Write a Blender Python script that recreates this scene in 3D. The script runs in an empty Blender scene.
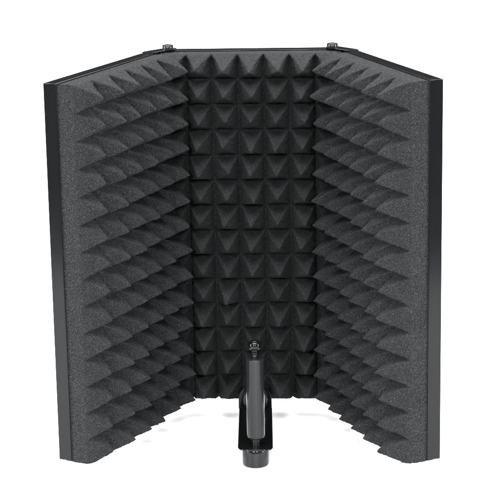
import bpy, bmesh, math, random
import numpy as np
from mathutils import Matrix, Vector

random.seed(7)
rng = np.random.default_rng(11)
scene = bpy.context.scene
COL = scene.collection

# ------------------------------------------------------------------ sizes (metres)
ZF = 0.0185            # underside of the panels above the sheet they stand over
HH = 0.3304            # panel height
PB = 0.0236            # pyramid pitch on the rear panel
T = 0.0121             # tray depth
B = 0.0157             # foam base thickness in front of the tray
RX, RY = 0.0864, -0.0140   # rear inner corner of a wing
PHI = 0.3737           # wing angle from the view axis
WL = 0.1851            # wing length
HALF = 0.0800          # half width of the rear tray


# ------------------------------------------------------------------ materials
def new_mat(name):
    m = bpy.data.materials.new(name)
    m.use_nodes = True
    nt = m.node_tree
    b = nt.nodes['Principled BSDF']
    return m, nt, b


def foam_material():
    m, nt, b = new_mat('charcoal_foam')
    N, Lk = nt.nodes, nt.links
    tc = N.new('ShaderNodeTexCoord')
    # open cells: small dark pores between brighter cell walls
    n1 = N.new('ShaderNodeTexNoise')
    n1.inputs['Scale'].default_value = 1650
    n1.inputs['Detail'].default_value = 2
    n1.inputs['Roughness'].default_value = .75
    Lk.new(tc.outputs['Object'], n1.inputs['Vector'])
    r1 = N.new('ShaderNodeValToRGB')
    e = r1.color_ramp.elements
    e[0].position, e[0].color = .36, (.0026, .0028, .0029, 1)
    e[1].position, e[1].color = .70, (.036, .0386, .0402, 1)
    mid = e.new(.53)
    mid.color = (.0071, .0076, .0079, 1)
    Lk.new(n1.outputs['Fac'], r1.inputs['Fac'])
    # broad unevenness of the cut foam
    n2 = N.new('ShaderNodeTexNoise')
    n2.inputs['Scale'].default_value = 60
    n2.inputs['Detail'].default_value = 3
    Lk.new(tc.outputs['Object'], n2.inputs['Vector'])
    mr = N.new('ShaderNodeMapRange')
    mr.inputs['From Min'].default_value = .3
    mr.inputs['From Max'].default_value = .7
    mr.inputs['To Min'].default_value = .88
    mr.inputs['To Max'].default_value = 1.12
    Lk.new(n2.outputs['Fac'], mr.inputs['Value'])
    mx = N.new('ShaderNodeVectorMath')
    mx.operation = 'SCALE'
    Lk.new(r1.outputs['Color'], mx.inputs[0])
    Lk.new(mr.outputs['Result'], mx.inputs['Scale'])
    # glints off scattered shiny cell walls, painted into the colour as pale specks
    vo = N.new('ShaderNodeTexVoronoi')
    vo.inputs['Scale'].default_value = 800
    Lk.new(tc.outputs['Object'], vo.inputs['Vector'])
    dot = N.new('ShaderNodeMapRange')
    dot.inputs['From Min'].default_value = .34
    dot.inputs['From Max'].default_value = .12
    Lk.new(vo.outputs['Distance'], dot.inputs['Value'])
    sep = N.new('ShaderNodeSeparateColor')
    Lk.new(vo.outputs['Color'], sep.inputs['Color'])
    pick = N.new('ShaderNodeMapRange')
    pick.inputs['From Min'].default_value = .55
    pick.inputs['From Max'].default_value = 1.0
    Lk.new(sep.outputs['Red'], pick.inputs['Value'])
    mul = N.new('ShaderNodeMath')
    mul.operation = 'MULTIPLY'
    Lk.new(dot.outputs['Result'], mul.inputs[0])
    Lk.new(pick.outputs['Result'], mul.inputs[1])
    mix = N.new('ShaderNodeMix')
    mix.data_type = 'RGBA'
    Lk.new(mul.outputs['Value'], mix.inputs[0])
    Lk.new(mx.outputs['Vector'], mix.inputs[6])
    mix.inputs[7].default_value = (.050, .0535, .0555, 1)
    Lk.new(mix.outputs[2], b.inputs['Base Color'])
    b.inputs['Roughness'].default_value = .95
    b.inputs['Specular IOR Level'].default_value = .15
    bp = N.new('ShaderNodeBump')
    bp.inputs['Strength'].default_value = .55
    bp.inputs['Distance'].default_value = .0006
    Lk.new(n1.outputs['Fac'], bp.inputs['Height'])
    Lk.new(bp.outputs['Normal'], b.inputs['Normal'])
    return m


def coat_material(name, col, rough, bump=.05, spec=.5, scale=900, stretch=1.0):
    m, nt, b = new_mat(name)
    N, Lk = nt.nodes, nt.links
    tc = N.new('ShaderNodeTexCoord')
    n = N.new('ShaderNodeTexNoise')
    n.inputs['Scale'].default_value = scale
    n.inputs['Detail'].default_value = 2
    mp = N.new('ShaderNodeMapping')
    mp.inputs['Scale'].default_value = (1, 1, stretch)      # < 1: drawn out along the turned part
    Lk.new(tc.outputs['Object'], mp.inputs['Vector'])
    Lk.new(mp.outputs['Vector'], n.inputs['Vector'])
    w = N.new('ShaderNodeTexNoise')
    w.inputs['Scale'].default_value = 35
    w.inputs['Detail'].default_value = 4
    Lk.new(tc.outputs['Object'], w.inputs['Vector'])
    mr = N.new('ShaderNodeMapRange')
    mr.inputs['To Min'].default_value = rough * .75
    mr.inputs['To Max'].default_value = rough * 1.25
    Lk.new(w.outputs['Fac'], mr.inputs['Value'])
    Lk.new(mr.outputs['Result'], b.inputs['Roughness'])
    b.inputs['Base Color'].default_value = (*col, 1)
    b.inputs['Specular IOR Level'].default_value = spec
    if stretch != 1.0:
        # stripes of reflection imitated along the rod by streaks in the specular level
        st = N.new('ShaderNodeTexNoise')
        st.inputs['Scale'].default_value = 260
        st.inputs['Detail'].default_value = 3
        Lk.new(mp.outputs['Vector'], st.inputs['Vector'])
        sm = N.new('ShaderNodeMapRange')
        sm.inputs['From Min'].default_value = .35
        sm.inputs['From Max'].default_value = .65
        sm.inputs['To Min'].default_value = spec * .45
        sm.inputs['To Max'].default_value = spec * 1.5
        Lk.new(st.outputs['Fac'], sm.inputs['Value'])
        Lk.new(sm.outputs['Result'], b.inputs['Specular IOR Level'])
    if bump:
        bp = N.new('ShaderNodeBump')
        bp.inputs['Strength'].default_value = bump
        bp.inputs['Distance'].default_value = .0003
        Lk.new(n.outputs['Fac'], bp.inputs['Height'])
        Lk.new(bp.outputs['Normal'], b.inputs['Normal'])
    return m


def sheet_material():
    m, nt, b = new_mat('white_sheet')
    N, Lk = nt.nodes, nt.links
    tc = N.new('ShaderNodeTexCoord')
    n = N.new('ShaderNodeTexNoise')
    n.inputs['Scale'].default_value = 220
    Lk.new(tc.outputs['Object'], n.inputs['Vector'])
    r = N.new('ShaderNodeValToRGB')
    r.color_ramp.elements[0].color = (.91, .91, .91, 1)
    r.color_ramp.elements[1].color = (.94, .94, .94, 1)
    Lk.new(n.outputs['Fac'], r.inputs['Fac'])
    Lk.new(r.outputs['Color'], b.inputs['Base Color'])
    b.inputs['Roughness'].default_value = .9
    b.inputs['Specular IOR Level'].default_value = .1
    return m


M_FOAM = foam_material()
M_TRAY = coat_material('black_powder_coat', (.0035, .0038, .0041), .17, .03, .14)
M_ARM = coat_material('gloss_black_paint', (.0025, .0026, .0028), .10, .0, .20)
M_POST = coat_material('black_chrome', (.008, .0087, .009), .12, .6, .175, 430, .012)
M_BOLT = coat_material('dark_zinc', (.010, .011, .012), .24, .02, .17)
M_SHEET = sheet_material()


# ------------------------------------------------------------------ helpers
def link(name, me, mat, parent=None, smooth=False):
    o = bpy.data.objects.new(name, me)
    COL.objects.link(o)
    if mat:
        me.materials.append(mat)
    if parent:
        o.parent = parent
    if smooth:
        me.shade_smooth()
    return o


def from_bm(name, bm, mat, parent=None, smooth=False, bevel=0, seg=2):
    bmesh.ops.recalc_face_normals(bm, faces=bm.faces)
    me = bpy.data.meshes.new(name)
    bm.to_mesh(me)
    bm.free()
    o = link(name, me, mat, parent)
    if bevel:
        md = o.modifiers.new('edges', 'BEVEL')
        md.width = bevel
        md.segments = seg
        md.limit_method = 'ANGLE'
        md.angle_limit = math.radians(35)
        me.shade_smooth()
        me.set_sharp_from_angle(angle=math.radians(40))
        w = o.modifiers.new('normals', 'WEIGHTED_NORMAL')
        w.keep_sharp = True
    elif smooth:
        me.shade_smooth()
        me.set_sharp_from_angle(angle=math.radians(40))
    return o


def tray_bm(x0, x1, ya, yb, z0, z1, wall=.0013):
    """open metal tray: closed at ya, open towards yb"""
    bm = bmesh.new()
    back = ya + (wall if yb > ya else -wall)
    o = [bm.verts.new((x, y, z)) for y in (ya, yb) for x, z in ((x0, z0), (x1, z0), (x1, z1), (x0, z1))]
    i = [bm.verts.new((x, y, z)) for y in (back, yb)
         for x, z in ((x0 + wall, z0 + wall), (x1 - wall, z0 + wall), (x1 - wall, z1 - wall), (x0 + wall, z1 - wall))]
    bm.faces.new(o[:4])
    bm.faces.new(i[:4])
    for k in range(4):
        l = (k + 1) % 4
        bm.faces.new((o[k], o[l], o[4 + l], o[4 + k]))
        bm.faces.new((i[k], i[l], i[4 + l], i[4 + k]))
        bm.faces.new((o[4 + k], o[4 + l], i[4 + l], i[4 + k]))
    return bm


def prism_bm(pts, z0, z1):
    bm = bmesh.new()
    a = [bm.verts.new((x, y, z0)) for x, y in pts]
    b = [bm.verts.new((x, y, z1)) for x, y in pts]
    bm.faces.new(a)
    bm.faces.new(b)
    n = len(pts)
    for k in range(n):
        bm.faces.new((a[k], a[(k + 1) % n], b[(k + 1) % n], b[k]))
    return bm


def lathe_bm(prof, cx, cy, axis='z', n=64, bm=None):
    bm = bm or bmesh.new()
    rings = []
    for r, h in prof:
        if r < 1e-6:
            p = (cx, cy, h) if axis == 'z' else (cx, h, cy)
            rings.append([bm.verts.new(p)])
        else:
            ring = []
            for k in range(n):
                a = 2 * math.pi * k / n
                c, s = r * math.cos(a), r * math.sin(a)
                ring.append(bm.verts.new((cx + c, cy + s, h) if axis == 'z' else (cx + c, h, cy + s)))
            rings.append(ring)
    for A, Bq in zip(rings, rings[1:]):
        if len(A) == 1 and len(Bq) == 1:
            continue
        for k in range(n):
            l = (k + 1) % n
            if len(A) == 1:
                bm.faces.new((A[0], Bq[l], Bq[k]))
            elif len(Bq) == 1:
                bm.faces.new((A[k], A[l], Bq[0]))
            else:
                bm.faces.new((A[k], A[l], Bq[l], Bq[k]))
    return bm


PW = 1.12        # slightly swollen pyramid flanks


def back_limit(x):
    return np.where(np.abs(x) > 2.5 * PB + .002, .030, 1.0)


def foam_mesh(name, x0, x1, z0, z1, cols, rows, hfun, limit, ysign, sub_x, sub_z, deep_u, deep_v, odd):
    """convoluted foam pad: pyramids cols x rows on a slab; height along ysign*y"""
    deep = -.006
    NS = 16
    sk = [deep + (.028 - deep) * k / NS for k in range(NS)]          # climbs the cut lower and upper edge
    sx = [deep + (B - deep) * k / NS for k in range(NS)]             # climbs the cut front and rear edge
    nx, nz = cols * sub_x, rows * sub_z
    xs = np.concatenate([[x0] * NS, np.linspace(x0, x1, nx + 1), [x1] * NS])
    zs = np.concatenate([[z0] * NS, np.linspace(z0, z1, nz + 1), [z1] * NS])
    cap = 9.
    hx = np.concatenate([sx, [cap] * (nx + 1), sx[::-1]])
    hz = np.concatenate([sk, [cap] * (nz + 1), sx[::-1]])
    X, Z = np.meshgrid(xs, zs, indexing='ij')
    fu = np.clip((X - x0) / (x1 - x0) * cols, 0, cols - 1e-9)
    fv = np.clip(.10 + (Z - z0) / (z1 - z0) * (rows - .10), 0, rows - 1e-9)   # lower edge cut just inside a row
    ci, ri = np.floor(fu).astype(int), np.floor(fv).astype(int)
    u, v = fu - ci, fv - ri
    # every pyramid is cut a little differently
    ou = odd * rng.normal(0, .042, (cols, rows))[ci, ri]
    ov = odd * rng.normal(0, .036, (cols, rows))[ci, ri]
    hm = rng.normal(1, .035, (cols, rows))[ci, ri]
    uu = np.where(u < .5 + ou, u / (.5 + ou), (1 - u) / (.5 - ou))
    vv = np.where(v < .5 + ov, v / (.5 + ov), (1 - v) / (.5 - ov))
    Hc = np.array([[hfun(a, b) for b in range(rows)] for a in range(cols)])[ci, ri]
    # grooves run deeper inside the pad than at its cut border
    eb = np.minimum(np.minimum(fu, cols - fu), np.minimum(fv * 1.2, rows - fv))
    ebv = np.clip(np.minimum(fv * 1.2, rows - fv) / .30, 0, 1) * np.clip(np.minimum(fu, cols - fu) / .2, 0, 1)
    eb = np.clip(eb / .30, 0, 1)
    eb = eb * eb * (3 - 2 * eb)
    if limit is back_limit:
        seam = np.abs(np.abs(fu - cols / 2) - 2.5) < .5
        eb = np.where(seam, eb * np.clip(fv - .3, 0, 1), eb)      # pads are pressed together at the lower corners
    top = B + Hc * hm
    bu, bv = B - deep_u * eb, B - deep_v * ebv
    nu = top - (top - bu) * np.power(1 - np.clip(uu, 0, 1), PW)
    nv = top - (top - bv) * np.power(1 - np.clip(vv, 0, 1), PW)
    kk = 4200.                                                     # slightly rounded ridges
    n = np.maximum(-np.log(np.exp(-kk * nu) + np.exp(-kk * nv)) / kk, np.minimum(nu, nv) - .00015)
    n = np.minimum(n, np.minimum(hx[:, None], hz[None, :]))
    # drooping, slightly bent tips
    above = np.clip((n - B) / .025, 0, 1)
    bz = odd * rng.normal(-.0007, .0008, (cols, rows))[ci, ri]
    bx = odd * rng.normal(0, .0009, (cols, rows))[ci, ri]
    Zp = Z + above ** 2 * bz
    Xp = X + above ** 2 * bx
    if limit is not None:
        n = np.minimum(n, np.maximum(limit(Xp), deep))
    # cut edges of the pad wander a little
    edge = (np.abs(X - x0) < 1e-9) | (np.abs(X - x1) < 1e-9)
    j = .00021
    inside = n > .002
    Xp = Xp + rng.normal(0, j, X.shape) * inside
    Zp = Zp + rng.normal(0, j, X.shape) * inside
    # small lumps where the cells tore while cutting
    lump = rng.normal(0, 1, ((nx + 2 * NS + 1) // 4 + 2, (nz + 2 * NS + 1) // 4 + 2))
    ii = np.arange(X.shape[0]) / 4
    jj = np.arange(X.shape[1]) / 4
    i0, j0 = ii.astype(int), jj.astype(int)
    fi, fj = (ii - i0)[:, None], (jj - j0)[None, :]
    L2 = (lump[i0][:, j0] * (1 - fi) * (1 - fj) + lump[i0 + 1][:, j0] * fi * (1 - fj)
          + lump[i0][:, j0 + 1] * (1 - fi) * fj + lump[i0 + 1][:, j0 + 1] * fi * fj)
    n = n + (rng.normal(0, j, X.shape) + L2 * .00016) * inside
    Zp = Zp + L2 * .00014 * inside
    co = np.stack([Xp, n * ysign, Zp], -1).reshape(-1, 3)
    a, b = X.shape
    idx = np.arange(a * b).reshape(a, b)
    q = np.stack([idx[:-1, :-1], idx[1:, :-1], idx[1:, 1:], idx[:-1, 1:]], -1).reshape(-1, 4)
    if ysign > 0:
        q = q[:, ::-1]
    me = bpy.data.meshes.new(name)
    me.vertices.add(len(co))
    me.vertices.foreach_set('co', co.astype(np.float32).ravel())
    me.loops.add(q.size)
    me.loops.foreach_set('vertex_index', q.astype(np.int32).ravel())
    me.polygons.add(len(q))
    me.polygons.foreach_set('loop_start', np.arange(0, q.size, 4, dtype=np.int32))
    me.update(calc_edges=True)
    me.validate()
    me.shade_smooth()
    return me


# ------------------------------------------------------------------ the shield
shield = bpy.data.objects.new('isolation_shield', None)
COL.objects.link(shield)
shield.empty_display_size = .05
shield['label'] = 'black three-panel microphone isolation shield lined with charcoal pyramid foam, standing open on white'
shield['category'] = 'microphone shield'

Z0, Z1 = ZF, ZF + HH
C55 = math.tan((math.pi / 2 + PHI) / 2)          # mitre where two pads press on each other
XC = RX + RY * math.tan(PHI)                     # where wing plane meets rear plane
S0 = RY / math.cos(PHI)

# rear panel
back_panel = from_bm('back_panel', tray_bm(-HALF, HALF, T, 0, Z0, Z1), M_TRAY, shield, bevel=.0005)
back_panel['label'] = 'middle panel at the back'


me = foam_mesh('foam_pad', -3.5 * PB, 3.5 * PB, Z0 + .0008, Z1 - .0012, 7, 14,
               lambda c, r: .0300, back_limit, -1, 28, 28, .0070, .0045, 1.0)
foam_b = link('foam_pad', me, M_FOAM, back_panel)

# wings
for side in (-1, 1):
    d = Vector((side * math.sin(PHI), -math.cos(PHI), 0))
    nrm = Vector((-side * math.cos(PHI), -math.sin(PHI), 0))
    ys = 1 if side < 0 else -1
    yv = nrm * ys
    mat = Matrix(((d.x, yv.x, 0, side * RX), (d.y, yv.y, 0, RY), (0, 0, 1, 0), (0, 0, 0, 1)))
    wing = from_bm('wing_panel', tray_bm(0, WL, -T * ys, 0, Z0, Z1), M_TRAY, shield, bevel=.0005)
    wing.matrix_local = mat
    wing['label'] = 'left wing swung forward' if side < 0 else 'right wing swung forward'

    def wl(x):
        return (x - S0) * C55 - .0004

    if side < 0:
        hf = lambda c, r: (.0205 - .0002 * (13 - r) if c == 5 else .0240)
    else:
        hf = lambda c, r: (.0255 if c >= 4 else .0242)
    me = foam_mesh('foam_pad', 0.0006, WL - .0016, Z0 - .0010, Z1 - .0012, 6, 14, hf, wl, ys, 36, 28, .0095, .0012, .7)
    link('foam_pad', me, M_FOAM, wing)

# hinge plates on top, one at each corner
for side in (-1, 1):
    d = Vector((side * math.sin(PHI), -math.cos(PHI)))
    nrm = Vector((-side * math.cos(PHI), -math.sin(PHI)))
    R = Vector((side * RX, RY))
    p = [R - nrm * (T - .0006) - d * .0002, R - nrm * (T - .0006) + d * .005, R - nrm * .0008 + d * .005,
         Vector((side * .0690, .0012)), Vector((side * .0690, .0100)), Vector((side * .080, .0100))]
    if side > 0:
        p.reverse()
    hp = from_bm('hinge_plate', prism_bm([(q.x, q.y) for q in p], Z1 + .0002, Z1 + .0012), M_TRAY, shield, bevel=.0004)
    g = .0004
    strip = [R + nrm * -.0010 - d * g, R - nrm * (T - .001) - d * g, Vector((side * (HALF + g), T - .0012)), Vector((side * (HALF + g), .0004))]
    if side > 0:
        strip.reverse()
    from_bm('hinge_strip', prism_bm([(q.x, q.y) for q in strip], Z0 + .001, Z1 - .0006), M_TRAY, shield)
    bx, by = side * .0755 - .0008, -.0005
    bolt = lathe_bm([(0, Z1 + .0012), (.0058, Z1 + .0012), (.0058, Z1 + .0019), (.0044, Z1 + .0020), (.0052, Z1 + .0024), (.0052, Z1 + .0044), (.0046, Z1 + .0053),
                     (.0034, Z1 + .0056), (.0027, Z1 + .0056), (.0026, Z1 + .0044), (0, Z1 + .0042)], bx, by, n=48)
    from_bm('hinge_bolt', bolt, M_BOLT, hp, smooth=True)

# mounting arm: flat bar under the foam, bent up at its rear end
TH = .0016
ARM_A = math.radians(1.95)


def arm_point(x, y):          # arm runs very slightly askew
    return (x * math.cos(ARM_A) - (y + .02) * math.sin(ARM_A), y)


hw, rc = .0156, .0090
y_f, y_r = -.1593, -.0460
pts = []
for k in range(9):
    a = math.pi + math.pi / 2 * k / 8
    pts.append((-hw + rc + rc * math.cos(a), y_f + rc + rc * math.sin(a)))
for k in range(9):
    a = 1.5 * math.pi + math.pi / 2 * k / 8
    pts.append((hw - rc + rc * math.cos(a), y_f + rc + rc * math.sin(a)))
pts += [(hw, y_r), (-hw, y_r)]
bm = prism_bm([arm_point(*q) for q in pts], Z0 - TH, Z0)
# upright tab with a round top, joined behind the flat bar
zc = Z0 + .0085
tab = []
for k in range(25):
    a = math.pi * k / 24
    tab.append((hw * math.cos(a), zc + hw * math.sin(a)))
tab = [(hw, Z0 - TH)] + tab + [(-hw, Z0 - TH)]
va = [bm.verts.new((x + .0005, y_r + .0002, z)) for x, z in tab]
vb = [bm.verts.new((x + .0005, y_r + .0002 + TH, z)) for x, z in tab]
bm.faces.new(va)
bm.faces.new(vb)
for k in range(len(tab)):
    l = (k + 1) % len(tab)
    bm.faces.new((va[k], va[l], vb[l], vb[k]))
arm = from_bm('mounting_arm', bm, M_ARM, shield, bevel=.0007, seg=3)
scr = lathe_bm([(0, y_r - .0050), (.0085, y_r - .0050), (.0110, y_r - .0042), (.0117, y_r - .0028), (.0117, y_r - .0002),
                (.004, y_r), (.004, -.001), (0, -.001)], .0008, zc, axis='y', n=64)
from_bm('thumb_screw', scr, M_POST, arm, smooth=True)
PX, PY = .0050, -.1462
ad = lathe_bm([(0, Z0 - TH - .0002), (.0100, Z0 - TH - .0002), (.0112, Z0 - TH - .0008), (.0117, Z0 - TH - .0020), (.0117, .0022),
               (.0113, .0009), (.0100, 0.0001), (.0080, 0.0), (.0079, .010), (0, .010)], PX - .0006, PY, n=72)
from_bm('stand_adapter', ad, M_POST, arm, smooth=True)

# microphone post with its threaded tip
post = lathe_bm([(0, Z0 + .0001), (.0036, Z0 + .0001), (.0036, Z0 + .0058), (.0056, Z0 + .0061), (.0070, Z0 + .0068), (.0078, Z0 + .0082),
                 (.0079, Z0 + .0105), (.0079, Z0 + .0793), (.0080, Z0 + .0798), (.0077, Z0 + .0801), (0, Z0 + .0801)], PX, PY, n=72)
post_o = from_bm('microphone_post', post, M_POST, shield, smooth=True)
tip_prof = [(0, Z0 + .0790), (.0026, Z0 + .0790), (.0026, Z0 + .0838), (.0040, Z0 + .0842), (.0041, Z0 + .0846), (.0030, Z0 + .0850),
            (.0030, Z0 + .0853), (.0043, Z0 + .0857), (.0044, Z0 + .0862), (.0034, Z0 + .0867), (.0036, Z0 + .0871)]
for k in range(17):
    a = math.radians(-52 + 142 * k / 16)
    tip_prof.append((.0061 * math.cos(a) if k < 16 else 0, Z0 + .0921 + .0050 * math.sin(a)))
tip = lathe_bm(tip_prof, PX, PY, n=64)
from_bm('threaded_tip', tip, M_ARM, post_o, smooth=True)

# ------------------------------------------------------------------ setting: white studio sheet
bm = bmesh.new()
vs = [bm.verts.new(q) for q in ((-5.0, -.66, 0), (5.0, -.66, 0), (5.0, 9.0, 0), (-5.0, 9.0, 0))]
bm.faces.new(vs)
floor = from_bm('floor', bm, M_SHEET)
floor['kind'] = 'structure'
floor['label'] = 'plain white studio floor sheet under the shield'

# ------------------------------------------------------------------ light: studio softboxes
w = bpy.data.worlds.new('World')
scene.world = w
w.use_nodes = True
w.node_tree.nodes['Background'].inputs['Color'].default_value = (.9, .95, 1, 1)
w.node_tree.nodes['Background'].inputs['Strength'].default_value = .04


def softbox(name, loc, target, sx, sy, power):
    l = bpy.data.lights.new(name, 'AREA')
    l.shape = 'RECTANGLE'
    l.size, l.size_y = sx, sy
    l.energy = power
    o = bpy.data.objects.new(name, l)
    COL.objects.link(o)
    o.location = loc
    o.rotation_euler = (Vector(target) - Vector(loc)).to_track_quat('-Z', 'Y').to_euler()
    return o


softbox('overhead_softbox', (0, -1.0, 1.95), (0, -.12, .1), 2.2, 1.2, 128)
softbox('backdrop_softbox', (0, 2.5, 2.8), (0, 2.9, 0), 6.5, 3.8, 820)
softbox('left_softbox', (-2.1, -.78, .75), (0, -.2, .12), .8, 1.3, 128)
softbox('right_softbox', (2.1, -.78, .75), (0, -.2, .12), .8, 1.3, 122)
softbox('front_left_softbox', (-.62, -2.55, 1.1), (0, -.1, .15), .3, .3, 60)
softbox('front_right_softbox', (.62, -2.55, 1.1), (0, -.1, .15), .3, .3, 54)

# ------------------------------------------------------------------ camera
cam = bpy.data.cameras.new('camera')
co = bpy.data.objects.new('camera', cam)
COL.objects.link(co)
psi, th, ro = -.04345, .24695, -.01701
fwd = Vector((math.sin(psi) * math.cos(th), math.cos(psi) * math.cos(th), -math.sin(th)))
right = Vector((math.cos(psi), -math.sin(psi), 0))
down = -right.cross(fwd)
r2 = right * math.cos(ro) - down * math.sin(ro)
d2 = right * math.sin(ro) + down * math.cos(ro)
m = Matrix((r2, -d2, -fwd)).transposed().to_4x4()
m.translation = Vector((.07077, -1.71775, .57433 + ZF))
co.matrix_world = m
cam.sensor_width = 36
cam.lens = 36 * 1881.8 / 500
cam.clip_start, cam.clip_end = .05, 60
scene.camera = co

scene.view_settings.view_transform = 'Standard'
scene.view_settings.look = 'None'
scene.view_settings.exposure = 0
scene.view_settings.gamma = 1
